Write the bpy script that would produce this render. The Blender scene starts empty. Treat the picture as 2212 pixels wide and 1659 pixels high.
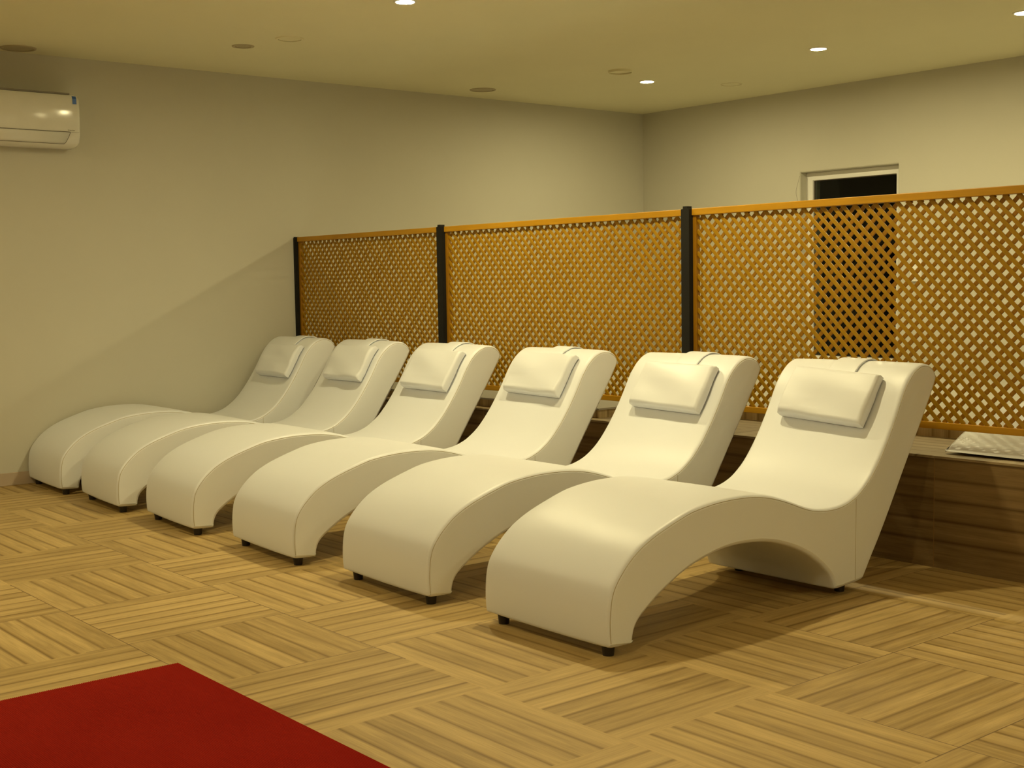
import bpy, bmesh, math, random
from mathutils import Vector, Matrix

# ------------------------------------------------------------------ scene, camera, exposure
sc = bpy.context.scene
C = sc.collection
FPX, YAW, PITCH, ROLL = 2790.87, 0.88095, 0.078863, -0.016196
CAM = (2.372, -2.9295, 1.2093)
cd = bpy.data.cameras.new('camera')
cam = bpy.data.objects.new('camera', cd)
C.objects.link(cam)
fw = Vector((-math.sin(YAW) * math.cos(PITCH), math.cos(YAW) * math.cos(PITCH), -math.sin(PITCH)))
r0 = Vector((math.cos(YAW), math.sin(YAW), 0)); u0 = r0.cross(fw)
rt = math.cos(ROLL) * r0 + math.sin(ROLL) * u0
up = -math.sin(ROLL) * r0 + math.cos(ROLL) * u0
M = Matrix((rt, up, -fw)).transposed().to_4x4()
M.translation = CAM
cam.matrix_world = M
cd.sensor_width = 36.0
cd.lens = FPX / 2212 * 36.0
cd.clip_start = 0.05
sc.camera = cam

w = bpy.data.worlds.new('night'); sc.world = w; w.use_nodes = True
w.node_tree.nodes['Background'].inputs[0].default_value = (0.010, 0.008, 0.004, 1)
w.node_tree.nodes['Background'].inputs[1].default_value = 0.3

vs = sc.view_settings
vs.view_transform = 'Standard'; vs.look = 'None'; vs.gamma = 1.0; vs.use_curve_mapping = False
vs.exposure = 0.0
LAMP_COL = (1.0, 0.86, 0.455)
LAMP_W = 1330.0           # radiance of a lit disc
FILL_W = 720.0  # radiance of the unseen downlights added for fill

# ------------------------------------------------------------------ room dimensions (metres)
XW, YB, ZC = -5.75, 5.31, 2.66        # left wall, back wall, ceiling
XR, YF = 3.1, -6.2                    # right wall, brought in close for bounce; wall behind the camera
S = 0.6                               # floor tile
rnd = random.Random(7)

# ------------------------------------------------------------------ node helpers
class NB:
    def __init__(s, name):
        s.m = bpy.data.materials.new(name); s.m.use_nodes = True
        s.t = s.m.node_tree; s.n = s.t.nodes; s.l = s.t.links
        s.b = s.n['Principled BSDF']
    def _in(s, node, i, v):
        if v is None: return
        if isinstance(v, bpy.types.NodeSocket): s.l.new(v, node.inputs[i])
        else: node.inputs[i].default_value = v
    def math(s, op, a, b=None, c=None):
        n = s.n.new('ShaderNodeMath'); n.operation = op
        s._in(n, 0, a); s._in(n, 1, b); s._in(n, 2, c)
        return n.outputs[0]
    def pos(s):
        g = s.n.new('ShaderNodeNewGeometry'); x = s.n.new('ShaderNodeSeparateXYZ')
        s.l.new(g.outputs['Position'], x.inputs[0]); return x.outputs
    def obj(s):
        g = s.n.new('ShaderNodeTexCoord'); return g.outputs['Object']
    def comb(s, x, y, z):
        n = s.n.new('ShaderNodeCombineXYZ')
        s._in(n, 0, x); s._in(n, 1, y); s._in(n, 2, z); return n.outputs[0]
    def noise(s, vec, scale, detail=3, rough=0.5):
        n = s.n.new('ShaderNodeTexNoise'); s._in(n, 'Vector', vec)
        n.inputs['Scale'].default_value = scale; n.inputs['Detail'].default_value = detail
        n.inputs['Roughness'].default_value = rough
        return n.outputs['Fac']
    def white(s, vec):
        n = s.n.new('ShaderNodeTexWhiteNoise'); n.noise_dimensions = '3D'; s._in(n, 'Vector', vec)
        return n.outputs['Value']
    def mix(s, f, a, b):
        n = s.n.new('ShaderNodeMix'); n.data_type = 'RGBA'
        s._in(n, 0, f); s._in(n, 6, a); s._in(n, 7, b); return n.outputs[2]
    def mixf(s, f, a, b):
        n = s.n.new('ShaderNodeMix'); n.data_type = 'FLOAT'
        s._in(n, 0, f); s._in(n, 2, a); s._in(n, 3, b); return n.outputs[0]
    def ramp(s, f, stops):
        n = s.n.new('ShaderNodeValToRGB'); s._in(n, 0, f)
        e = n.color_ramp.elements
        while len(e) < len(stops): e.new(0.5)
        for k, (p, c) in enumerate(stops): e[k].position = p; e[k].color = c
        return n.outputs[0]
    def bump(s, h, strength, dist):
        n = s.n.new('ShaderNodeBump'); n.inputs['Strength'].default_value = strength
        n.inputs['Distance'].default_value = dist
        s._in(n, 'Height', h); s.l.new(n.outputs[0], s.b.inputs['Normal'])
    def out(s, col=None, rough=None, spec=None, metal=None):
        s._in(s.b, 'Base Color', col); s._in(s.b, 'Roughness', rough)
        s._in(s.b, 'Specular IOR Level', spec); s._in(s.b, 'Metallic', metal)
        return s.m

def rgb(r, g, b): return (r, g, b, 1)

def paint(name, col, rough=0.75, var=0.04):
    k = NB(name); p = k.obj()
    f = k.noise(p, 1.3, 4, 0.6)
    c = k.mix(f, rgb(*[v * (1 - var) for v in col]), rgb(*[min(1, v * (1 + var)) for v in col]))
    k.bump(k.noise(p, 160, 2), 0.06, 0.002)
    return k.out(c, rough, 0.25)

def plank_material(name, mode, base=(0.50, 0.385, 0.20), tone=1.0):
    """Wood-look tile: 0.6 m squares, seven planks each, turned by turns.  mode: floor / face"""
    k = NB(name); P = k.pos(); m = k.math
    if mode == 'floor':
        u, v = m('DIVIDE', P[0], S), m('DIVIDE', P[1], S)
    elif mode == 'face':          # vertical, all planks lie flat
        u, v = m('DIVIDE', P[0], S), m('DIVIDE', m('SUBTRACT', P[2], 0.027 - S), S)
    else:                         # vertical, planks stand up
        v, u = m('DIVIDE', m('ADD', P[0], P[1]), S), m('DIVIDE', m('ADD', P[2], 0.05), S)
    fu, fv = m('FLOOR', u), m('FLOOR', v)
    if mode == 'floor':
        par = m('FLOORED_MODULO', m('ADD', fu, fv), 2.0)      # 0: planks run along y
    else:
        par = m('MULTIPLY', fu, 0.0); par = m('ADD', par, 1.0)
    cu, cv = m('SUBTRACT', u, fu), m('SUBTRACT', v, fv)
    across = k.mixf(par, cu, cv)
    along = k.mixf(par, cv, cu)
    pl = m('MULTIPLY', across, 7.0); pi = m('FLOOR', pl); pf = m('SUBTRACT', pl, pi)
    ident = k.comb(m('ADD', fu, 0.5), m('ADD', fv, 0.5), m('ADD', pi, 0.5))
    rv = k.white(ident)
    rv2 = k.white(k.comb(m('ADD', fv, 7.3), m('ADD', pi, 3.1), fu))
    gv = k.comb(m('MULTIPLY', m('ADD', along, m('MULTIPLY', rv, 37.0)), 0.6),
                m('ADD', m('MULTIPLY', across, 7.0), m('MULTIPLY', rv2, 50.0)), m('ADD', fu, m('MULTIPLY', fv, 3.7)))
    g1 = k.noise(gv, 3.2, 6, 0.62)
    gv2 = k.comb(m('MULTIPLY', along, 1.6), m('ADD', m('MULTIPLY', across, 60.0), m('MULTIPLY', rv, 90.0)), m('ADD', fu, fv))
    g2 = k.noise(gv2, 2.0, 3, 0.6)
    g3 = k.noise(k.comb(P[0], P[1], P[2]), 0.9, 3, 0.5)
    b = base
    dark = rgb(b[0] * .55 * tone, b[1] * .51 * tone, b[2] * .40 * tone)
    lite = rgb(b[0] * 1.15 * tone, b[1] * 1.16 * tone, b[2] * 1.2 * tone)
    f = m('ADD', m('MULTIPLY', g1, 0.95), m('MULTIPLY', g2, 0.42))
    f = m('SUBTRACT', f, 0.13)
    f = m('ADD', f, m('MULTIPLY', m('SUBTRACT', rv, 0.5), 0.26))
    f = m('ADD', f, m('MULTIPLY', m('SUBTRACT', g3, 0.5), 0.25))
    f = k.math('SUBTRACT', f, 0.02)
    col = k.ramp(f, [(0.22, dark), (0.80, lite)])
    # brown printed line between planks (not at the tile border), uneven in strength
    dl = m('MINIMUM', pf, m('SUBTRACT', 1.0, pf))
    edge = m('MINIMUM', across, m('SUBTRACT', 1.0, across))
    inner = m('GREATER_THAN', edge, 0.06)
    ln = m('SUBTRACT', 1.0, m('SMOOTH_MIN', m('DIVIDE', dl, 0.125), 1.0, 0.1))
    ln = m('MULTIPLY', m('MAXIMUM', ln, 0.0), inner)
    # wide soft brown band on one side of the line
    sb = m('MULTIPLY', m('MAXIMUM', m('SUBTRACT', 1.0, m('DIVIDE', pf, 0.45)), 0.0), inner)
    sb = m('MULTIPLY', sb, m('MULTIPLY', m('ADD', rv2, 0.15), m('ADD', g1, 0.1)))
    col = k.mix(m('MULTIPLY', sb, 0.8), col, rgb(b[0] * .58 * tone, b[1] * .52 * tone, b[2] * .36 * tone))
    ln = m('MULTIPLY', ln, m('ADD', 0.55, m('MULTIPLY', rv2, 0.35)))
    col = k.mix(ln, col, rgb(b[0] * .33 * tone, b[1] * .26 * tone, b[2] * .13 * tone))
    # shaded half of a plank beside the line, as printed on the tile
    # grout between tiles
    eu = m('MINIMUM', cu, m('SUBTRACT', 1.0, cu)); ev = m('MINIMUM', cv, m('SUBTRACT', 1.0, cv))
    ge = eu if mode != 'floor' else m('MINIMUM', eu, ev)
    gr = m('LESS_THAN', ge, 0.0030)
    gn = k.noise(k.comb(P[0], P[1], P[2]), 0.55, 1, 0.4)
    if mode == 'floor':
        gcol = k.mix(m('GREATER_THAN', gn, 0.47), rgb(.15, .09, .04), rgb(b[0] * 1.0, b[1] * .97, b[2] * .9))
    else:
        gcol = rgb(b[0] * 1.1, b[1] * .95, b[2] * .8)
    col = k.mix(m('MULTIPLY', gr, 0.85), col, gcol)
    hgt = m('SUBTRACT', m('MULTIPLY', g2, 0.25), m('ADD', gr, m('MULTIPLY', ln, 0.3)))
    k.bump(hgt, 0.25, 0.0008)
    rough = m('ADD', 0.40, m('MULTIPLY', g1, 0.22))
    return k.out(col, rough, 0.35)

def wood(name, a, b, axis_scale, rough=0.42):
    k = NB(name); p = k.obj()
    mp = k.n.new('ShaderNodeMapping'); k.l.new(p, mp.inputs[0]); mp.inputs['Scale'].default_value = axis_scale
    f = k.noise(mp.outputs[0], 3.0, 5, 0.65)
    f2 = k.noise(p, 5.0, 2, 0.5)
    c = k.ramp(k.math('ADD', k.math('MULTIPLY', f, 0.7), k.math('MULTIPLY', f2, 0.3)), [(0.3, rgb(*a)), (0.7, rgb(*b))])
    return k.out(c, rough, 0.3)

def plain(name, col, rough=0.5, spec=0.5, metal=0.0):
    k = NB(name); p = k.obj()
    f = k.noise(p, 14, 3)
    c = k.mix(f, rgb(*[v * .96 for v in col]), rgb(*[min(1, v * 1.04) for v in col]))
    k.out(c, rough, spec, metal); return k.m

def leather(name, col, rough=0.36):
    k = NB(name); p = k.obj()
    vo = k.n.new('ShaderNodeTexVoronoi'); k.l.new(p, vo.inputs['Vector']); vo.inputs['Scale'].default_value = 420
    f = k.noise(p, 2.0, 3)
    c = k.mix(f, rgb(*[v * .97 for v in col]), rgb(*[min(1, v * 1.02) for v in col]))
    n = k.noise(p, 9, 3, 0.6)
    h = k.math('ADD', k.math('MULTIPLY', vo.outputs['Distance'], 0.05), k.math('MULTIPLY', n, 1.0))
    k.bump(h, 0.085, 0.004)
    return k.out(c, k.math('ADD', rough, k.math('MULTIPLY', n, 0.12)), 0.5)

def emit(name, col, power):
    m = bpy.data.materials.new(name); m.use_nodes = True; nt = m.node_tree
    nt.nodes.remove(nt.nodes['Principled BSDF'])
    e = nt.nodes.new('ShaderNodeEmission'); e.inputs[0].default_value = rgb(*col); e.inputs[1].default_value = power
    nt.links.new(e.outputs[0], nt.nodes['Material Output'].inputs[0]); return m

MAT = {}
MAT['wall'] = paint('grey_paint', (0.57, 0.55, 0.47))
MAT['bounce_wall'] = paint('white_bounce_paint', (0.80, 0.78, 0.72))  # right wall only, white so that it bounces light onto the chair sides
MAT['ceil'] = paint('ceiling_paint', (0.78, 0.745, 0.53), 0.85)
MAT['floor'] = plank_material('plank_tile_floor', 'floor', (0.53, 0.374, 0.152))
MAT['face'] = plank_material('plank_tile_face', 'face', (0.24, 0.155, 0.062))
MAT['ledge'] = plank_material('plank_tile_ledge', 'floor', (0.36, 0.27, 0.15))
MAT['riser'] = plank_material('plank_tile_riser', 'riser', (0.50, 0.385, 0.20))
MAT['plinth'] = paint('pale_tile', (0.40, 0.375, 0.32), 0.35, 0.05)
MAT['skirting'] = paint('stone_skirting', (0.50, 0.40, 0.30), 0.4, 0.2)
MAT['dull'] = paint('dull_cover', (0.44, 0.385, 0.25), 0.6, 0.08)
MAT['leather'] = leather('cream_leather', (0.80, 0.82, 0.875), 0.36)
MAT['leather_side_lit'] = leather('cream_leather_side_lit', (0.86, 0.872, 0.89), 0.5)  # same leather, paler: missing side light put into the colour
MAT['seam'] = plain('seam_thread', (0.52, 0.46, 0.34), 0.6)
MAT['black'] = plain('black_plastic', (0.02, 0.014, 0.012), 0.45)
MAT['steel'] = plain('black_steel', (0.010, 0.009, 0.007), 0.7, 0.25, 0.0)
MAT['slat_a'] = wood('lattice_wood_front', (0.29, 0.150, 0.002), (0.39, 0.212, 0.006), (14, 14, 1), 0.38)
MAT['slat_b'] = wood('lattice_wood_back_shaded', (0.25, 0.112, 0.002), (0.33, 0.150, 0.004), (14, 14, 1))  # same wood, darkened: shade of the front slats put into the colour
MAT['rail'] = wood('rail_wood', (0.38, 0.185, 0.005), (0.53, 0.27, 0.014), (1, 14, 14))
MAT['white_plastic'] = plain('white_plastic', (0.74, 0.73, 0.68), 0.14, 0.5)
MAT['pvc'] = plain('white_window_plastic', (0.80, 0.79, 0.76), 0.35, 0.5)
MAT['line'] = plain('dark_gap', (0.09, 0.07, 0.05), 0.7)
MAT['print'] = plain('grey_print', (0.20, 0.18, 0.15), 0.6)
MAT['blue'] = plain('blue_sticker', (0.06, 0.16, 0.52), 0.4)
MAT['glow'] = emit('lamp_glow', LAMP_COL, LAMP_W)
MAT['glow_b'] = emit('lamp_glow_back', LAMP_COL, LAMP_W * 0.68)
MAT['glow_r'] = emit('lamp_glow_dim', LAMP_COL, LAMP_W * 0.65)
MAT['glow_fill'] = emit('lamp_glow_fill', LAMP_COL, FILL_W)

def red_mat():
    k = NB('red_ribbed_carpet'); p = k.obj()
    f = k.noise(p, 1.8, 5, 0.65); g = k.noise(p, 220, 2)
    x = k.math('ADD', k.math('MULTIPLY', f, 0.75), k.math('MULTIPLY', g, 0.25))
    c = k.ramp(x, [(0.3, rgb(0.24, 0.006, 0.001)), (0.7, rgb(0.30, 0.012, 0.004))])
    return k.out(c, 0.9, 0.08)
MAT['red'] = red_mat()

def glass_mat():
    k = NB('dark_window_glass')
    k.b.inputs['Transmission Weight'].default_value = 1.0
    k.b.inputs['IOR'].default_value = 1.28
    return k.out(rgb(0.55, 0.6, 0.55), 0.02)
MAT['glass'] = glass_mat()
MAT['night'] = plain('night_black', (0.003, 0.0025, 0.002), 0.9, 0.1)

# ------------------------------------------------------------------ mesh helpers
def obj(name, bm, m, parent=None, smooth=False):
    bmesh.ops.recalc_face_normals(bm, faces=bm.faces)
    me = bpy.data.meshes.new(name); bm.to_mesh(me); bm.free()
    if smooth:
        for p in me.polygons: p.use_smooth = True
    me.materials.append(m)
    o = bpy.data.objects.new(name, me); C.objects.link(o)
    if parent: o.parent = parent
    return o

def smooth_by_angle(o, deg=35):
    me = o.data
    for p in me.polygons: p.use_smooth = True
    bm = bmesh.new(); bm.from_mesh(me)
    for e in bm.edges:
        if len(e.link_faces) == 2 and e.calc_face_angle(0) > math.radians(deg): e.smooth = False
    bm.to_mesh(me); bm.free()

def box(bm, x0, x1, y0, y1, z0, z1):
    vsx = [bm.verts.new((x, y, z)) for x in (x0, x1) for y in (y0, y1) for z in (z0, z1)]
    for q in ((0, 1, 3, 2), (4, 6, 7, 5), (0, 4, 5, 1), (2, 3, 7, 6), (0, 2, 6, 4), (1, 5, 7, 3)):
        bm.faces.new([vsx[i] for i in q])
    return vsx

def bevel_all(bm, off, seg=2):
    bmesh.ops.bevel(bm, geom=list(bm.edges), offset=off, segments=seg, affect='EDGES', profile=0.5)

def newbox(x0, x1, y0, y1, z0, z1, bev=0, seg=2):
    bm = bmesh.new(); box(bm, x0, x1, y0, y1, z0, z1)
    if bev: bevel_all(bm, bev, seg)
    return bm

def empty(name, loc):
    o = bpy.data.objects.new(name, None); C.objects.link(o); o.location = loc
    o.empty_display_size = 0.1; return o

def tag(o, label, cat, group=None):
    o['label'] = label; o['category'] = cat
    if group: o['group'] = group
    return o

def struct(name, bm, m, parent=None, smooth=False):
    o = obj(name, bm, m, parent, smooth)
    if not parent: o['kind'] = 'structure'
    return o

def copy_tree(o, parent=None):
    c = o.copy(); C.objects.link(c)
    if parent: c.parent = parent
    for ch in list(o.children): copy_tree(ch, c)
    return c

# ------------------------------------------------------------------ room shell
T = 0.25
struct('floor', newbox(XW - T, XR + T, YF - T, 1.79, -0.12, 0.0), MAT['floor'])
struct('ceiling', newbox(XW - T, XR + T, YF - T, YB + T, ZC, ZC + 0.2), MAT['ceil'])
struct('wall_left', newbox(XW - T, XW, YF - T, YB + T, -0.12, ZC), MAT['wall'])
struct('wall_right', newbox(XR, XR + T, YF - T, YB + T, -0.12, ZC), MAT['bounce_wall'])
struct('wall_front', newbox(XW, XR, YF - T, YF, -0.12, ZC), MAT['wall'])

# back wall with a rough-edged window recess
WX0, WX1, WZ0, WZ1 = -4.035, -3.155, 0.53, 2.022
bm = bmesh.new()
xs = [XW, WX0, WX1, XR]; zs = [-0.12, WZ0, WZ1, ZC]
for i in range(3):
    for j in range(3):
        if i == 1 and j == 1: continue
        a = [bm.verts.new((x, YB, z)) for x, z in ((xs[i], zs[j]), (xs[i + 1], zs[j]), (xs[i + 1], zs[j + 1]), (xs[i], zs[j + 1]))]
        bm.faces.new(a)
bmesh.ops.remove_doubles(bm, verts=bm.verts, dist=1e-5)
r = bmesh.ops.extrude_face_region(bm, geom=list(bm.faces))
bmesh.ops.translate(bm, verts=[v for v in r['geom'] if isinstance(v, bmesh.types.BMVert)], vec=(0, T, 0))
# soften the mouth of the recess
eds = [e for e in bm.edges if all(abs(v.co.y - YB) < 1e-4 for v in e.verts) and len(e.link_faces) == 2
       and all(WX0 - 1e-3 <= v.co.x <= WX1 + 1e-3 and WZ0 - 1e-3 <= v.co.z <= WZ1 + 1e-3 for v in e.verts)]
bmesh.ops.bevel(bm, geom=eds, offset=0.012, segments=3, affect='EDGES', profile=0.5)
struct('wall_back', bm, MAT['wall'])

def frame_bm(x0, x1, z0, z1, wdt, y0, y1):
    b = bmesh.new()
    o_ = [(x0, z0), (x1, z0), (x1, z1), (x0, z1)]
    i_ = [(x0 + wdt, z0 + wdt), (x1 - wdt, z0 + wdt), (x1 - wdt, z1 - wdt), (x0 + wdt, z1 - wdt)]
    vv = [[b.verts.new((x, y, z)) for x, z in ring] for y in (y0, y1) for ring in (o_, i_)]
    of, jf, ob, jb = vv
    for k in range(4):
        n = (k + 1) % 4
        b.faces.new((of[k], of[n], jf[n], jf[k])); b.faces.new((ob[k], jb[k], jb[n], ob[n]))
        b.faces.new((of[k], ob[k], ob[n], of[n])); b.faces.new((jf[k], jf[n], jb[n], jb[k]))
    return b
win = empty('window_1', ((WX0 + WX1) / 2, YB + 0.13, WZ0)); win['kind'] = 'structure'
def under(o, p):
    o.parent = p; o.matrix_parent_inverse = Matrix.Translation(-Vector(p.location)); return o
fr = frame_bm(WX0 + 0.0005, WX1 - 0.0005, WZ0 + 0.0005, WZ1 - 0.0005, 0.062, YB + 0.075, YB + 0.135)
bevel_all(fr, 0.003, 1)
under(obj('window_frame', fr, MAT['pvc']), win)
under(obj('window_pane', newbox(WX0 + 0.05, WX1 - 0.05, YB + 0.103, YB + 0.111, WZ0 + 0.055, WZ1 - 0.055), MAT['glass']), win)
g = frame_bm(WX0 + 0.0615, WX1 - 0.0615, WZ0 + 0.0615, WZ1 - 0.0615, 0.007, YB + 0.093, YB + 0.101)
under(obj('glazing_gasket', g, MAT['line']), win)
under(obj('window_sill', newbox(WX0 + 0.002, WX1 - 0.002, YB + 0.005, YB + 0.075, WZ0, WZ0 + 0.02), MAT['pvc']), win)
bm = bmesh.new()
box(bm, WX0 - 0.8, WX1 + 0.8, YB + 1.6, YB + 1.62, 0.0, 3.0)
struct('night_backdrop', bm, MAT['night'])  # black sheet added behind the window, night darkness put into its colour
# thin plaster crack patch left of the recess
bm = bmesh.new()
prev = None; pts = []
for i in range(26):
    t_ = i / 25
    pts.append((WX0 - 0.004 - 0.032 * math.sin(math.pi * t_) ** 0.8 + 0.004 * math.sin(9 * t_), WZ1 - 0.025 - 0.24 * t_))
for i in range(25):
    (xa, za), (xb, zb) = pts[i], pts[i + 1]
    bm.faces.new([bm.verts.new(p) for p in ((xa - .0015, YB - .0008, za), (xa + .0015, YB - .0008, za), (xb + .0015, YB - .0008, zb), (xb - .0015, YB - .0008, zb))])
struct('trim_1', bm, MAT['print'])

# skirting on the left wall
bm = newbox(XW, XW + 0.012, YF, 1.79, 0.0, 0.08)
bevel_all(bm, 0.002, 1)
struct('baseboard_left', bm, MAT['skirting'])

# raised platform behind the loungers, with a lower seat ledge and a pale top behind it
LED_Y, LED_Z, PL_Z = 1.775, 0.458, 0.515
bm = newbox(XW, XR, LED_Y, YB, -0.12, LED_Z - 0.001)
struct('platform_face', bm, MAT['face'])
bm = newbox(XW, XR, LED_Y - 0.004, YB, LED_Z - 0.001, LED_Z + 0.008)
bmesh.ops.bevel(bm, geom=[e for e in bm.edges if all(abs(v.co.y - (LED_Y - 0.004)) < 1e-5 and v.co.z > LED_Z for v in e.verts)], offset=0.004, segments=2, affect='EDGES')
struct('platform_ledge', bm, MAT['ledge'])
# pale plinth: L-shaped plan
def lprism(pl, z0, z1):
    b = bmesh.new()
    lo = [b.verts.new((x, y, z0)) for x, y in pl]; hi = [b.verts.new((x, y, z1)) for x, y in pl]
    b.faces.new(lo[::-1]); b.faces.new(hi)
    for k in range(len(pl)):
        n = (k + 1) % len(pl); b.faces.new((lo[k], lo[n], hi[n], hi[k]))
    return b
plan = [(XW, 1.86), (-2.70, 1.86), (-2.70, 2.34), (-1.1, 2.34), (XR, 2.34), (XR, YB), (XW, YB)]
struct('platform_riser', lprism(plan, LED_Z + 0.008, PL_Z - 0.006), MAT['riser'])
plan2 = [(XW, 1.856), (-2.694, 1.856), (-2.694, 2.336), (-1.1, 2.336), (XR, 2.336), (XR, YB), (XW, YB)]
struct('platform_top', lprism(plan2, PL_Z - 0.006, PL_Z + 0.004), MAT['plinth'])

# ------------------------------------------------------------------ loungers
TOP = [(0.0, 0.052), (-0.003, 0.11), (0.002, 0.175), (0.015, 0.222), (0.041, 0.262), (0.078, 0.301), (0.125, 0.338), (0.185, 0.370), (0.254, 0.397),
       (0.364, 0.432), (0.43, 0.445), (0.501, 0.453), (0.57, 0.4565), (0.644, 0.456), (0.70, 0.453), (0.755, 0.446), (0.81, 0.435), (0.870, 0.418), (0.93, 0.398),
       (0.988, 0.377), (1.04, 0.362), (1.097, 0.353), (1.15, 0.350), (1.20, 0.352), (1.25, 0.361), (1.294, 0.376), (1.335, 0.397),
       (1.397, 0.444), (1.46, 0.515), (1.516, 0.594), (1.565, 0.674), (1.606, 0.748), (1.645, 0.800), (1.684, 0.834), (1.712, 0.848), (1.740, 0.856), (1.775, 0.855), (1.80, 0.848),
       (1.825, 0.832), (1.841, 0.808), (1.839, 0.784)]
BACK = [(1.79, 0.700), (1.688, 0.541), (1.610, 0.421), (1.533, 0.301), (1.465, 0.200), (1.405, 0.118), (1.368, 0.066), (1.345, 0.046)]
BOT = [(1.25, 0.038), (1.185, 0.036), (1.172, 0.052), (1.155, 0.085), (1.130, 0.112), (1.084, 0.150), (1.03, 0.185), (0.962, 0.218), (0.90, 0.241), (0.831, 0.262), (0.78, 0.272), (0.730, 0.279), (0.67, 0.283), (0.619, 0.284),
       (0.56, 0.281), (0.500, 0.272), (0.42, 0.254), (0.351, 0.231), (0.29, 0.203), (0.240, 0.177), (0.19, 0.146), (0.143, 0.112), (0.122, 0.086), (0.113, 0.060), (0.110, 0.038), (0.100, 0.034), (0.03, 0.036), (0.008, 0.040)]
def catmull(pts, n=3, closed=True):
    out = []; L = len(pts)
    for i in range(L):
        p0, p1, p2, p3 = [Vector((*pts[(i + d) % L], 0)) for d in (-1, 0, 1, 2)]
        for s_ in range(n):
            t = s_ / n
            q = 0.5 * ((2 * p1) + (p2 - p0) * t + (2 * p0 - 5 * p1 + 4 * p2 - p3) * t * t + (3 * p1 - p0 - 3 * p2 + p3) * t ** 3)
            out.append((q.x, q.y))
    return out
PROF = catmull(TOP + BACK + BOT, 3)
NTOP = len(TOP) * 3
def normals(pr):
    n = len(pr); out = []
    for i in range(n):
        a, b = pr[i - 1], pr[(i + 1) % n]
        t = Vector((b[0] - a[0], b[1] - a[1])).normalized()
        out.append((-t.y, t.x))
    return out
PN = normals(PROF)
area = sum(PROF[i][0] * PROF[(i + 1) % len(PROF)][1] - PROF[(i + 1) % len(PROF)][0] * PROF[i][1] for i in range(len(PROF)))
SGN = -1 if area > 0 else 1          # inward normals -> we want outward
# outward check
def off(i, d): return (PROF[i][0] + SGN * PN[i][0] * d, PROF[i][1] + SGN * PN[i][1] * d)
if off(30, 0.01)[1] < PROF[30][1]: SGN = -SGN

W2 = 0.317
def lounger_mesh(seed):
    rr = random.Random(seed)
    bm = bmesh.new()
    stations = [(-W2, -0.010), (-W2 + 0.003, -0.0045), (-W2 + 0.008, -0.0012), (-W2 + 0.018, 0.0), (-0.24, 0.0012), (-0.14, 0.002), (0, 0.0025),
                (0.14, 0.002), (0.24, 0.0012), (W2 - 0.018, 0.0), (W2 - 0.008, -0.0012), (W2 - 0.003, -0.0045), (W2, -0.010)]
    ph = rr.random() * 6
    rings = []
    for x, d in stations:
        ring = []
        for i in range(len(PROF)):
            y, z = off(i, d + 0.0012 * math.sin(i * 0.11 + x * 7 + ph) * (abs(x) < W2 - 0.01))
            ring.append(bm.verts.new((x, y, z)))
        rings.append(ring)
    n = len(PROF)
    for a, b in zip(rings, rings[1:]):
        for i in range(n):
            j = (i + 1) % n
            bm.faces.new((a[i], b[i], b[j], a[j]))
    return bm
def fill_polygon(bm, verts):
    f = bm.faces.new(verts)
    bmesh.ops.triangulate(bm, faces=[f], ngon_method='EAR_CLIP')
def side_panel_bm(sx):
    bm = bmesh.new()
    n = len(PROF)
    r1 = [bm.verts.new((sx * W2, *off(i, -0.010))) for i in range(n)]
    r2 = [bm.verts.new((sx * (W2 + 0.0025), *off(i, -0.014))) for i in range(n)]
    for i in range(n):
        j = (i + 1) % n; bm.faces.new((r1[i], r1[j], r2[j], r2[i]))
    fill_polygon(bm, r2)
    return bm
def tube_path(bm, pts, r, closed=False, k=6):
    n = len(pts); rings = []
    for i, p in enumerate(pts):
        a = Vector(pts[(i - 1) % n] if (closed or i > 0) else p); b = Vector(pts[(i + 1) % n] if (closed or i < n - 1) else p)
        t = (b - a).normalized()
        u_ = t.cross(Vector((1, 0, 0)) if abs(t.x) < 0.9 else Vector((0, 0, 1))).normalized(); v_ = t.cross(u_)
        rings.append([bm.verts.new(Vector(p) + r * (math.cos(q * 2 * math.pi / k) * u_ + math.sin(q * 2 * math.pi / k) * v_)) for q in range(k)])
    m = n if closed else n - 1
    for i in range(m):
        a, b = rings[i], rings[(i + 1) % n]
        for q in range(k):
            bm.faces.new((a[q], a[(q + 1) % k], b[(q + 1) % k], b[q]))
def seam_bm(sx):
    bm = bmesh.new()
    last = (len(TOP) + 1) * 3
    tube_path(bm, [(sx * (W2 + 0.0006), *off(i, -0.0095)) for i in range(0, last)], 0.0013)
    # upright seam behind the seat
    tube_path(bm, [(sx * (W2 + 0.0026), 1.303 - 0.004 * t, 0.366 - 0.31 * t) for t in (0, .5, 1)], 0.0010)
    return bm
def foot_bm():
    bm = bmesh.new()
    bmesh.ops.create_cone(bm, cap_ends=True, segments=24, radius1=0.0185, radius2=0.0235, depth=0.045)
    bmesh.ops.translate(bm, verts=bm.verts, vec=(0, 0, 0.0225))
    return bm

proto = empty('lounge_chair', (0, 0, 0))
shells = []
obj('upholstery', lounger_mesh(1), MAT['leather'], proto, True)
for sx in (-1, 1):
    o = obj('side_panel', side_panel_bm(sx), MAT['leather_side_lit'], proto)
    smooth_by_angle(o, 25)
    obj('seam', seam_bm(sx), MAT['seam'], proto, True)
for x, y in ((-0.267, 0.045), (0.267, 0.045), (-0.25, 1.295), (0.25, 1.295)):
    o = obj('foot', foot_bm(), MAT['black'], proto); o.location = (x, y, 0); smooth_by_angle(o, 40)
    o['label'] = 'black foot'

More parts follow.
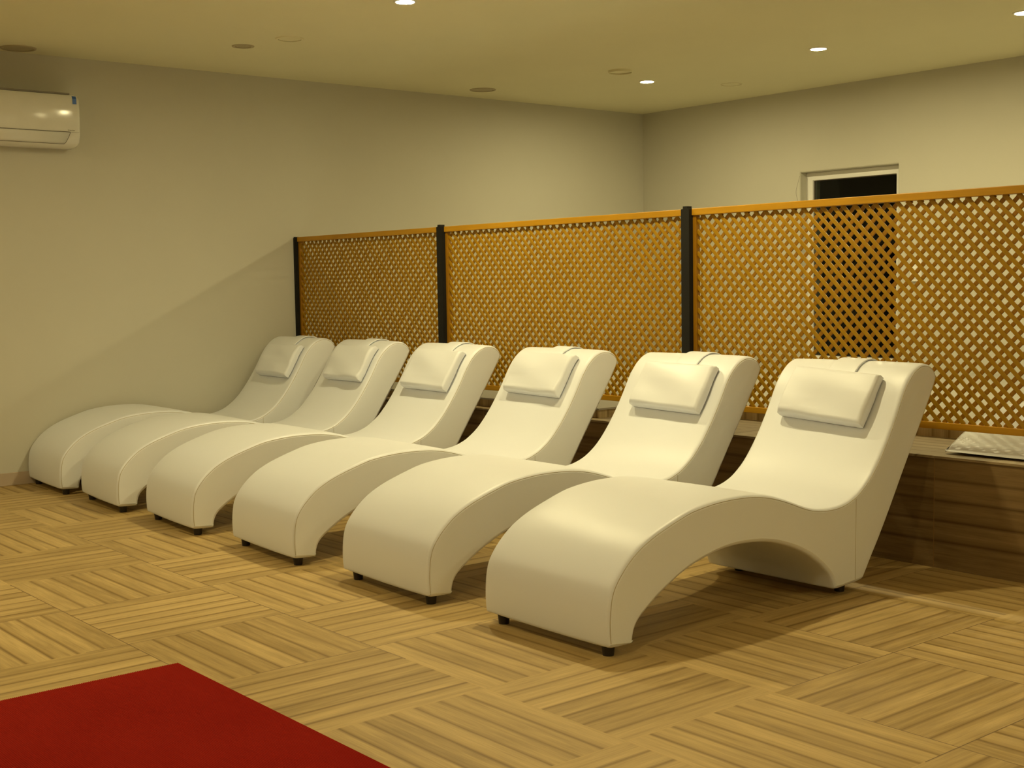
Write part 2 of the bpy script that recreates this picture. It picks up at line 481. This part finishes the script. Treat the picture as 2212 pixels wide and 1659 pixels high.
# pillow: soft box lying on the backrest
BO = Vector((0, 1.3965, 0.443)); BD = Vector((0, 0.564, 0.826)); BNn = Vector((0, -0.826, 0.564))
def back_point(s_, off_):       # s_: distance along the backrest from BO, following the real profile
    best = None
    for i in range(20 * 3, NTOP):
        p = Vector((0, *PROF[i])); d = (p - BO).dot(BD)
        if best is None or abs(d - s_) < best[0]: best = (abs(d - s_), (p - BO).dot(BNn))
    return best[1]
def pillow_bm(seed, s0=0.215, s1=0.435, th0=0.052, th1=0.048, tilt=0.0, hw=0.214):
    rr = random.Random(seed)
    a1, a2, a3 = [rr.uniform(-1, 1) for _ in range(3)]
    bm = bmesh.new()
    EU = [0, .1, .2, .3, .4, .5, .6, .7, .78, .85, .90, .935, .96, .978, .99, 1]
    EV = [0, .12, .25, .4, .55, .68, .78, .85, .90, .935, .96, .98, .992, 1]
    US = [-u for u in EU[:0:-1]] + EU; VS = [-v for v in EV[:0:-1]] + EV
    nx, ns = len(US) - 1, len(VS) - 1
    def corner(u, v):
        # rounded rectangle inflate 0..1 falloff
        du, dv = 1 - abs(u), 1 - abs(v)
        return min(1, (du / 0.06)) ** 0.5 if du < 0.06 else 1, min(1, (dv / 0.11)) ** 0.5 if dv < 0.11 else 1
    grid = {}
    for side in (0, 1):
        for i in range(nx + 1):
            for j in range(ns + 1):
                u, v = US[i], VS[j]
                fu, fv = corner(u, v)
                sm = (s0 + s1) / 2 + (s1 - s0) / 2 * v + hw * u * math.sin(tilt)
                base = back_point(sm, 0) + 0.004
                th = th0 + (th1 - th0) * (v + 1) / 2
                prof = fu * fv
                crown = 0.006 * (1 - u * u) * (1 - v * v)
                wr = 0.003 * math.sin(5 * u + 3 * a1) * (1 - v) * .5 + 0.003 * math.sin(4 * v + 6 * a2 + 3 * u) + 0.002 * a3 * u
                if side == 1: h = base + th * (0.66 + 0.34 * prof) + crown * prof + wr * prof
                else: h = base + th * 0.30 * (1 - prof)
                pull = 1 - 0.010 * (1 - fu) - 0.0 * v
                x = hw * u * pull * (1 - 0.015 * abs(v)) - (s1 - s0) / 2 * v * math.sin(tilt)
                edge = (i in (0, nx) or j in (0, ns))
                if edge and side == 0: continue
                pt = BO + BD * sm + BNn * h
                grid[side, i, j] = bm.verts.new((x, pt.y, pt.z))
    # rim vertices: drop the top border to mid height, build a wall down to the underside
    rim = [(i, 0) for i in range(nx)] + [(nx, j) for j in range(ns)] + [(i, ns) for i in range(nx, 0, -1)] + [(0, j) for j in range(ns, 0, -1)]
    low = {}
    for (i, j) in rim:
        v = grid[1, i, j]; co = v.co.copy()
        sm = (co - BO).dot(BD); base = back_point(sm, 0) + 0.004
        hgt = (co - BO).dot(BNn) - base
        low[i, j] = [bm.verts.new((co.x * 1.004, *(co - BNn * hgt * k)[1:])) for k in (0.35, 0.7)] + [bm.verts.new((co.x * 0.965, *(co - BNn * hgt * 0.97)[1:]))]
    for side in (1,):
        for i in range(nx):
            for j in range(ns):
                bm.faces.new((grid[1, i, j], grid[1, i + 1, j], grid[1, i + 1, j + 1], grid[1, i, j + 1]))
    for q in range(len(rim)):
        a, b = rim[q], rim[(q + 1) % len(rim)]
        va, vb = [grid[1, *a]] + low[a], [grid[1, *b]] + low[b]
        for t in range(3): bm.faces.new((va[t], vb[t], vb[t + 1], va[t + 1]))
    for i in range(nx):
        for j in range(ns):
            c = []
            for (p, q) in ((i, j), (i, j + 1), (i + 1, j + 1), (i + 1, j)):
                c.append(low[p, q][2] if (p, q) in low else grid[0, p, q])
            if len(set(c)) == 4: bm.faces.new(c)
    return bm
def strap_bm():
    bm = bmesh.new()
    path = []
    i0 = min(range(60, NTOP), key=lambda i: abs((Vector((0, *PROF[i])) - BO).dot(BD) - 0.40))
    i1 = NTOP + 8
    rows = []
    for i in range(i0, i1):
        row = []
        for x, d in ((-0.068, 0.0008), (-0.068, 0.0052), (-0.064, 0.0068), (-0.03, 0.0060 + 0.0012 * math.sin(i * 0.9)), (0, 0.0064 - 0.0012 * math.sin(i * 0.9)), (0.03, 0.0060 + 0.0012 * math.sin(i * 0.9)), (0.064, 0.0068), (0.068, 0.0052), (0.068, 0.0008)):
            row.append(bm.verts.new((x, *off(i, 0.0055 + d))))
        rows.append(row)
    for a, b in zip(rows, rows[1:]):
        n = len(a)
        for k in range(n):
            bm.faces.new((a[k], a[(k + 1) % n], b[(k + 1) % n], b[k]))
    bm.faces.new(rows[0]); bm.faces.new(rows[-1][::-1])
    return bm
strap_proto = strap_bm(); strap_me = bpy.data.meshes.new('strap'); bmesh.ops.recalc_face_normals(strap_proto, faces=strap_proto.faces)
strap_proto.to_mesh(strap_me); strap_proto.free(); strap_me.materials.append(MAT['leather'])
for p in strap_me.polygons: p.use_smooth = True

# zip pull hole on the pillow's upper corner
LX = [-5.105 - W2, -4.278 - W2, -3.395 - W2, -2.452 - W2, -1.497 - W2, -0.552 - W2]
LY = [-0.190, -0.182, -0.176, -0.166, -0.153, -0.141]
LOUNGER_LABELS = [
    'cream wave-shaped lounge chair tight against the left wall',
    'cream wave-shaped lounge chair, second from the left wall',
    'cream wave-shaped lounge chair, third from the left wall, below the left black post',
    'cream wave-shaped lounge chair, third from the right end of the front row',
    'cream wave-shaped lounge chair just left of the nearest one',
    'nearest cream wave-shaped lounge chair at the right end of the row, whole side in view']
PIL_LABELS = [
    'cream head pillow on the lounge chair against the left wall',
    'cream head pillow on the second lounge chair from the left wall',
    'cream head pillow on the third lounge chair from the left wall',
    'flat cream head pillow set high on the third lounge chair from the right',
    'creased shiny cream head pillow on the lounge chair left of the nearest one',
    'large cream head pillow on the nearest lounge chair at right']
PS = [(0.055, 0.200, 0.430, 0, .226), (0.050, 0.215, 0.450, .01, .228), (0.035, 0.20, 0.445, .0, .236), (0.015, 0.226, 0.460, -.012, .232), (0.035, 0.205, 0.436, -.02, .226), (0.000, 0.215, 0.440, -0.055, .216)]
ROT = [3.2, 4.4, 4.0, 3.5, 2.0, 0.0]     # each chair stands a touch askew
for k in range(6):
    o = proto if k == 0 else copy_tree(proto)
    o.location = (LX[k], LY[k] + 0.006, 0)
    o.rotation_euler.z = -math.radians(ROT[k])
    tag(o, LOUNGER_LABELS[k], 'lounge chair', 'cream lounge chairs in a row')
    dx, s0, s1, tl, pw = PS[k]
    ro = -math.radians(ROT[k])
    p = empty('head_pillow', (LX[k] + (dx - 0.003) * math.cos(ro), LY[k] + 0.006 + (dx - 0.003) * math.sin(ro), 0))
    p.rotation_euler.z = ro
    tag(p, PIL_LABELS[k], 'pillow', 'head pillows on the lounge chairs')
    po = obj('pillow_cushion', pillow_bm(40 + k, s0, s1, tilt=tl, hw=pw), MAT['leather'], p, True)
    s_ = bpy.data.objects.new('strap', strap_me); C.objects.link(s_); s_.parent = p

# ------------------------------------------------------------------ second kind: low bed on the ledge
bm = bmesh.new()
bp = [(1.868, 0.476), (1.871, 0.484), (1.893, 0.501), (1.93, 0.519), (1.99, 0.547), (2.083, 0.578), (2.156, 0.606), (2.24, 0.626), (2.333, 0.638), (2.42, 0.640), (2.49, 0.636), (2.65, 0.622), (2.8, 0.605), (2.95, 0.598), (3.10, 0.61), (3.22, 0.66), (3.35, 0.78), (3.46, 0.90), (3.52, 0.95), (3.58, 0.95), (3.61, 0.92),
      (3.52, 0.78), (3.38, 0.57), (3.30, 0.545), (3.1, 0.542), (2.45, 0.542), (2.36, 0.538), (2.28, 0.515), (2.2, 0.482), (2.05, 0.474)]
bp = catmull(bp, 3)
st = [(-0.604, -.008), (-0.600, -.003), (-0.588, 0), (-0.3, .002), (-0.02, 0), (-0.006, -.003), (0.0, -.008)]
pn = normals(bp)
def boff(i, d):
    s1 = 1 if (bp[i][1] + pn[i][1]) else 1
    return bp[i][0] + BS * pn[i][0] * d, bp[i][1] + BS * pn[i][1] * d
BS = 1
if boff(18, .01)[1] < bp[18][1]: BS = -1
rings = [[bm.verts.new((x, *boff(i, d))) for i in range(len(bp))] for x, d in st]
for a, b in zip(rings, rings[1:]):
    for i in range(len(bp)):
        j = (i + 1) % len(bp); bm.faces.new((a[i], b[i], b[j], a[j]))
fill_polygon(bm, rings[0]); fill_polygon(bm, rings[-1])
bed = empty('lounge_chair', (-0.3, 1.9, LED_Z + 0.008))
tag(bed, 'cream lounge chair on the raised platform behind the lattice screen, only its foot end showing', 'lounge chair')
o = obj('upholstery', bm, MAT['leather'], bed); o.location = (0.3, -1.9, -(LED_Z + 0.008)); smooth_by_angle(o, 50)
for x, y, h in ((-0.25, 1.98, 0.0), (0.25, 1.98, 0.0), (-0.25, 3.2, 0.053), (0.25, 3.2, 0.053)):
    b = bmesh.new(); bmesh.ops.create_cone(b, cap_ends=True, segments=16, radius1=0.017, radius2=0.02, depth=0.012)
    f_ = obj('foot', b, MAT['black'], bed); f_.location = (x, y - 1.9, 0.006 + h)

# ------------------------------------------------------------------ lattice screen
LAT_Y = 1.798      # front face of the screen frame
ZT, ZB = 1.551, 0.575
def clip_slat(x0, x1, z0, z1, c, sign):
    """segment of the line x*sign + z = c inside the rectangle"""
    pts = []
    for x in (x0, x1):
        z = c - sign * x
        if z0 <= z <= z1: pts.append((x, z))
    for z in (z0, z1):
        x = (c - z) * sign
        if x0 < x < x1: pts.append((x, z))
    if len(pts) < 2: return None
    pts.sort(); return pts[0], pts[-1]
def slats(x0, x1, z0, z1, sign, ymid, th, seed, wd=0.0178, pitch=0.0543):
    rr = random.Random(seed); bm = bmesh.new()
    c = min(sign * x0, sign * x1) + z0 + 0.03; cmax = max(sign * x0, sign * x1) + z1
    while c < cmax - 0.01:
        seg = clip_slat(x0, x1, z0, z1, c + rr.uniform(-0.0048, 0.0048), sign)
        c += pitch
        if not seg: continue
        a, b = Vector((seg[0][0], ymid, seg[0][1])), Vector((seg[1][0], ymid, seg[1][1]))
        if (b - a).length < 0.02: continue
        d = (b - a).normalized(); nrm = Vector((-d.z, 0, d.x)); yy = Vector((0, 1, 0))
        w2 = wd / 2 * rr.uniform(0.94, 1.05)
        prof = [(-w2, th / 2), (-w2, -th * 0.3), (-w2 * 0.80, -th / 2), (w2 * 0.80, -th / 2), (w2, -th * 0.3), (w2, th / 2)]
        ra = [bm.verts.new(a + nrm * p + yy * q) for p, q in prof]
        rb = [bm.verts.new(b + nrm * p + yy * q) for p, q in prof]
        for k in range(6): bm.faces.new((ra[k], ra[(k + 1) % 6], rb[(k + 1) % 6], rb[k]))
        bm.faces.new(ra[::-1]); bm.faces.new(rb)
    return bm
def lattice(x0, x1, seed, label):
    t = empty('lattice_panel', (x0, LAT_Y, ZB))
    tag(t, label, 'lattice screen', 'lattice screen panels')
    o = [obj('top_rail', newbox(x0, x1, LAT_Y - 0.008, LAT_Y + 0.032, ZT - 0.033, ZT, 0.003), MAT['rail']),
         obj('bottom_rail', newbox(x0, x1, LAT_Y, LAT_Y + 0.028, ZB, ZB + 0.028, 0.002), MAT['rail']),
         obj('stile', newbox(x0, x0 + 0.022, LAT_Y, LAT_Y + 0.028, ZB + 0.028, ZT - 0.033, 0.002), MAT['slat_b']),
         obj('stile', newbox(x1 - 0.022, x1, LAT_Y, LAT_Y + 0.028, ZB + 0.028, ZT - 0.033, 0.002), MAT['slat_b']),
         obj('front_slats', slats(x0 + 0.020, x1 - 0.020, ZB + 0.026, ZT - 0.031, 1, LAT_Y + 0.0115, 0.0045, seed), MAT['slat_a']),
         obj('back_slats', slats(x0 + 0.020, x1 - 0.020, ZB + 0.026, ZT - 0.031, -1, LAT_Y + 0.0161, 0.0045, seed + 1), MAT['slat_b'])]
    for q in o: under(q, t)
    for q in o[4:]: q['label'] = 'diagonal wooden slats'
    return t
POSTS = [XW + 0.0115, -4.002, -1.980, 0.040]
PW = 0.027
lattice(POSTS[0] + 0.011, POSTS[1] - PW, 11, 'orange-brown wooden lattice panel between the left wall and the first free black post')
lattice(POSTS[1] + PW, POSTS[2] - PW, 21, 'orange-brown wooden lattice panel between the two free black posts, the middle one')
lattice(POSTS[2] + PW, POSTS[3] - PW, 31, 'orange-brown wooden lattice panel in front of the dark window, at the right')
PLAB = ['black metal post of the lattice screen against the left wall', 'black metal post between the left and middle lattice panels',
        'black metal post between the middle and right lattice panels', 'black metal post at the right end of the right lattice panel']
for k, px in enumerate(POSTS):
    hw_ = 0.0105 if k == 0 else PW - 0.0005
    bm = newbox(px - hw_, px + hw_, LAT_Y - 0.026, LAT_Y + 0.008, LED_Z + 0.008, ZT + (0.002 if k == 0 else 0.012))
    bmesh.ops.bevel(bm, geom=[e for e in bm.edges if all(v.co.z > 1 for v in e.verts) and abs(e.verts[0].co.x - e.verts[1].co.x) < 1e-6], offset=0.008 if k == 0 else 0.013, segments=5, affect='EDGES')
    o = obj('screen_post', bm, MAT['steel'])
    tag(o, PLAB[k], 'post', 'black posts of the lattice screen')

# ------------------------------------------------------------------ red carpet
RX0, RX1, RY0, RY1 = -1.458, 1.6, -3.4, -1.178
bm = bmesh.new()
prof = []
pit = 0.0056; y = RY1
n = int((RY1 - RY0) / pit)
rows = []
for i in range(n + 1):
    for fy, fz in ((0.0, 0.0062), (0.25, 0.0072), (0.5, 0.0075), (0.75, 0.0072)):
        rows.append((RY1 - (i + fy) * pit, fz, 0.0030 if fz > 0.0065 else 0.0))
top = []
for (yy, zz, ex) in rows:
    jag = ex * (0.7 + 0.6 * rnd.random())
    top.append([bm.verts.new((RX0 - jag, yy, 0.0006)), bm.verts.new((RX0 - jag + 0.0008, yy, zz)), bm.verts.new((RX1, yy, zz)), bm.verts.new((RX1, yy, 0.0006))])
for a, b in zip(top, top[1:]):
    for k in range(4):
        bm.faces.new((a[k], a[(k + 1) % 4], b[(k + 1) % 4], b[k]))
bm.faces.new(top[0]); bm.faces.new(top[-1][::-1])
tag(obj('carpet', bm, MAT['red']), 'red ribbed carpet on the tiled floor at the bottom left', 'carpet')

# ------------------------------------------------------------------ air conditioner
AX = XW; AD = 0.205
ac = empty('air_conditioner', (XW, -0.20, 2.08))
tag(ac, 'white wall-mounted air conditioner with a blue sticker, high on the left wall', 'air conditioner')
Y1, Y0 = 0.185, -0.66
sect = [(0.0, 2.084), (0.05, 2.079), (0.11, 2.081), (0.155, 2.091), (0.182, 2.110), (0.196, 2.150), (0.203, 2.22), (0.205, 2.30), (0.200, 2.375), (0.188, 2.398), (0.16, 2.405), (0.0, 2.405)]
def ac_ring(bm, y, s=1.0, dz=0.0, z0=2.06, zc=2.235):
    return [bm.verts.new((XW + x * (s if x > 0 else 1), y, zc + (z - zc) * (1 - dz))) for x, z in sect]
bm = bmesh.new()
seq = [(Y0, .93, .05), (Y0 + .004, .97, .02), (Y0 + .014, 1.0, 0), (Y1 - .055, 1.0, 0.0), (Y1 - .03, .995, 0.004), (Y1 - .014, .985, .015), (Y1 - .004, .96, .04), (Y1, .92, .08)]
rr_ = [ac_ring(bm, y, s, d) for y, s, d in seq]
for a, b in zip(rr_, rr_[1:]):
    for k in range(len(sect)):
        bm.faces.new((a[k], a[(k + 1) % len(sect)], b[(k + 1) % len(sect)], b[k]))
bm.faces.new(rr_[0]); bm.faces.new(rr_[-1][::-1])
o = under(obj('casing', bm, MAT['white_plastic']), ac); smooth_by_angle(o, 40)
def ac_surf(z):
    for (xa, za), (xb, zb) in zip(sect[3:], sect[4:]):
        if za <= z <= zb: return XW + xa + (xb - xa) * (z - za) / (zb - za)
    return XW + AD
def ac_line(bm, pts, hw):
    vv = []
    for (y, z) in pts: vv.append((Vector((ac_surf(z) + 0.0012, y, z))))
    tube_path(bm, [tuple(v) for v in vv], hw, False, 6)
# outlet flap, slightly proud, with dark gaps round it
bm = bmesh.new()
fl = []
zs_ = [2.102 + (2.170 - 2.102) * i / 8 for i in range(9)]
for z in zs_:
    ye = Y1 - 0.098 + 0.030 * ((z - 2.102) / 0.068) ** 0.8
    fl.append([bm.verts.new((ac_surf(z) + 0.0016, Y0 + 0.05, z)), bm.verts.new((ac_surf(z) + 0.0016, ye, z))])
for a, b in zip(fl, fl[1:]): bm.faces.new((a[0], a[1], b[1], b[0]))
r = bmesh.ops.extrude_face_region(bm, geom=list(bm.faces))
bmesh.ops.translate(bm, verts=[v for v in r['geom'] if isinstance(v, bmesh.types.BMVert)], vec=(-0.004, 0, 0))
under(obj('outlet_flap', bm, MAT['white_plastic'], None, True), ac)
bm = bmesh.new()
ac_line(bm, [(Y0 + 0.03, 2.172), (Y1 - 0.068, 2.172)], 0.0016)
ac_line(bm, [(Y1 - 0.068, 2.172), (Y1 - 0.012, 2.172)], 0.0006)
ac_line(bm, [(Y0 + 0.05, 2.1005), (Y1 - 0.103, 2.1005)], 0.0013)
ac_line(bm, [(Y1 - 0.103 + 0.0, 2.1005)] + [(Y1 - 0.097 + 0.030 * ((z - 2.102) / 0.068) ** 0.8, z) for z in zs_], 0.0015)
under(obj('panel_gap', bm, MAT['line']), ac)
bm = newbox(XW + 0.06, XW + 0.192, Y0 + 0.03, Y1 - 0.06, 2.400, 2.410, 0.001, 1)
under(obj('top_grille', bm, MAT['print']), ac)
bm = bmesh.new()
q = [(Y1 - 0.048, 2.345), (Y1 - 0.023, 2.343), (Y1 - 0.023, 2.393), (Y1 - 0.048, 2.393)]
for (y, z) in q: pass
gv = [[bm.verts.new((ac_surf(z) + 0.0012, y, z)) for y in (Y1 - 0.048, Y1 - 0.023)] for z in (2.343, 2.352, 2.362, 2.374, 2.384, 2.392)]
for a, b in zip(gv, gv[1:]): bm.faces.new((a[0], a[1], b[1], b[0]))
o = under(obj('sticker', bm, MAT['blue']), ac); o['label'] = 'blue sticker'
cu = bpy.data.curves.new('maker_text', 'FONT'); cu.body = 'Inverter'; cu.size = 0.0135; cu.extrude = 0.0003
to = bpy.data.objects.new('tmp', cu); C.objects.link(to)
bpy.context.view_layer.update()
me = bpy.data.meshes.new_from_object(to.evaluated_get(bpy.context.evaluated_depsgraph_get()))
bpy.data.objects.remove(to)
me.materials.append(MAT['print'])
lt = bpy.data.objects.new('lettering', me); C.objects.link(lt)
lt.matrix_world = Matrix(((0, 0, 1, ac_surf(2.183) + 0.0005), (1, 0, 0, Y1 - 0.082), (0, 1, 0, 2.179), (0, 0, 0, 1)))
lt.parent = ac; lt.matrix_parent_inverse = Matrix.Translation(-Vector(ac.location))
lt['label'] = 'small grey maker lettering'

# ------------------------------------------------------------------ switch on the back wall, seen through the lattice
th = empty('wall_controller', (-2.985, YB, 1.15))
tag(th, 'small white wall controller to the right of the window, behind the lattice', 'wall switch')
under(obj('casing', newbox(-3.035, -2.945, YB - 0.018, YB, 1.165, 1.335, 0.004), MAT['pvc']), th)
under(obj('cover', newbox(-3.028, -2.952, YB - 0.022, YB - 0.016, 1.185, 1.265, 0.002), MAT['pvc']), th)

# ------------------------------------------------------------------ ceiling lamps and discs
def cyl(bm, r, z0, z1, r2=None, seg=40):
    r2 = r if r2 is None else r2
    a = [bm.verts.new((r * math.cos(t), r * math.sin(t), z0)) for t in [2 * math.pi * k / seg for k in range(seg)]]
    b = [bm.verts.new((r2 * math.cos(t), r2 * math.sin(t), z1)) for t in [2 * math.pi * k / seg for k in range(seg)]]
    for k in range(seg): bm.faces.new((a[k], a[(k + 1) % seg], b[(k + 1) % seg], b[k]))
    return a, b
def ring_bm(ro, ri, z0, z1):
    bm = bmesh.new(); a, b = cyl(bm, ro, z0, z1, ro * 0.97); c, d = cyl(bm, ri, z0, z1, ri)
    n = len(a)
    for k in range(n):
        j = (k + 1) % n
        bm.faces.new((b[k], b[j], d[j], d[k])); bm.faces.new((a[k], c[k], c[j], a[j]))
    return bm
def downlight(x, y, label, mat, group='lit ceiling downlights'):
    t = empty('ceiling_downlight', (x, y, ZC)); tag(t, label, 'ceiling light', group)
    obj('trim_ring', ring_bm(0.060, 0.048, 0.0, -0.006), MAT['pvc'], t)
    bm = bmesh.new(); a, b = cyl(bm, 0.0478, -0.0005, -0.004); bm.faces.new(b); bm.faces.new(a[::-1])
    obj('lamp_lens', bm, mat, t)
    return t
downlight(-3.198, 0.993, 'lit round ceiling downlight nearest the top centre of the ceiling edge', MAT['glow'])
downlight(-4.397, 3.987, 'lit round ceiling downlight nearest the room corner', MAT['glow_b'])
downlight(-2.82, 3.929, 'lit round ceiling downlight above the dark window', MAT['glow_b'])
downlight(-1.449, 3.963, 'lit round ceiling downlight at the right edge of the photo', MAT['glow_b'])
downlight(-1.45, 0.97, 'lit round ceiling downlight above the nearest lounge chairs, out of frame', MAT['glow'])
downlight(0.7, -2.0, 'lit round ceiling downlight over the open floor beside the viewer, out of frame', MAT['glow_r'])
downlight(2.65, 0.3, 'round ceiling downlight added close to the right wall to light the chair sides, out of frame', MAT['glow_r'])  # added lamp, washes the right wall to brighten the chair sides
downlight(0.05, 3.95, 'lit round ceiling downlight over the raised platform, out of frame at right', MAT['glow_b'])
for (x, y) in ((-4.2, -2.2), (-2.6, -2.1), (-1.0, -4.4), (-3.6, -4.6)):  # unseen lamps, added to raise the fill light
    downlight(x, y, 'round ceiling downlight added for fill light over the open floor, out of frame', MAT['glow_fill'], 'fill downlights added over the open floor')
def unlit(x, y, r, label, inner, name='ceiling_disc', mat='ceil', drop=0.006):
    t = empty(name, (x, y, ZC)); tag(t, label, 'ceiling fixture', 'unlit round fixtures on the ceiling')
    obj('rim', ring_bm(r, r * inner, 0.0, -drop), MAT[mat], t)
    bm = bmesh.new(); a, b = cyl(bm, r * inner * 0.93, 0.0, -drop * 0.45); bm.faces.new(b); bm.faces.new(a[::-1])
    obj('cover', bm, MAT[mat], t)
unlit(-4.792, 0.911, 0.068, 'unlit round ceiling fixture, smaller of the pair right of the air conditioner', 0.70, mat='dull', drop=0.004)
unlit(-4.425, 1.022, 0.085, 'pale round ceiling fixture, larger of the pair right of the air conditioner', 0.8)
unlit(-5.60, -0.16, 0.105, 'dark round ceiling fixture above the air conditioner', 0.85, mat='dull')
unlit(-5.384, 3.231, 0.10, 'dull round ceiling fixture near the left wall, above the middle lattice panel', 0.85, mat='dull', drop=0.005)
unlit(-4.161, 3.482, 0.085, 'round ceiling cover standing slightly open beside the corner downlight', 0.94, drop=0.016)
unlit(-4.138, 4.62, 0.08, 'faint flush round ceiling cover near the back wall', 0.94, drop=0.005)
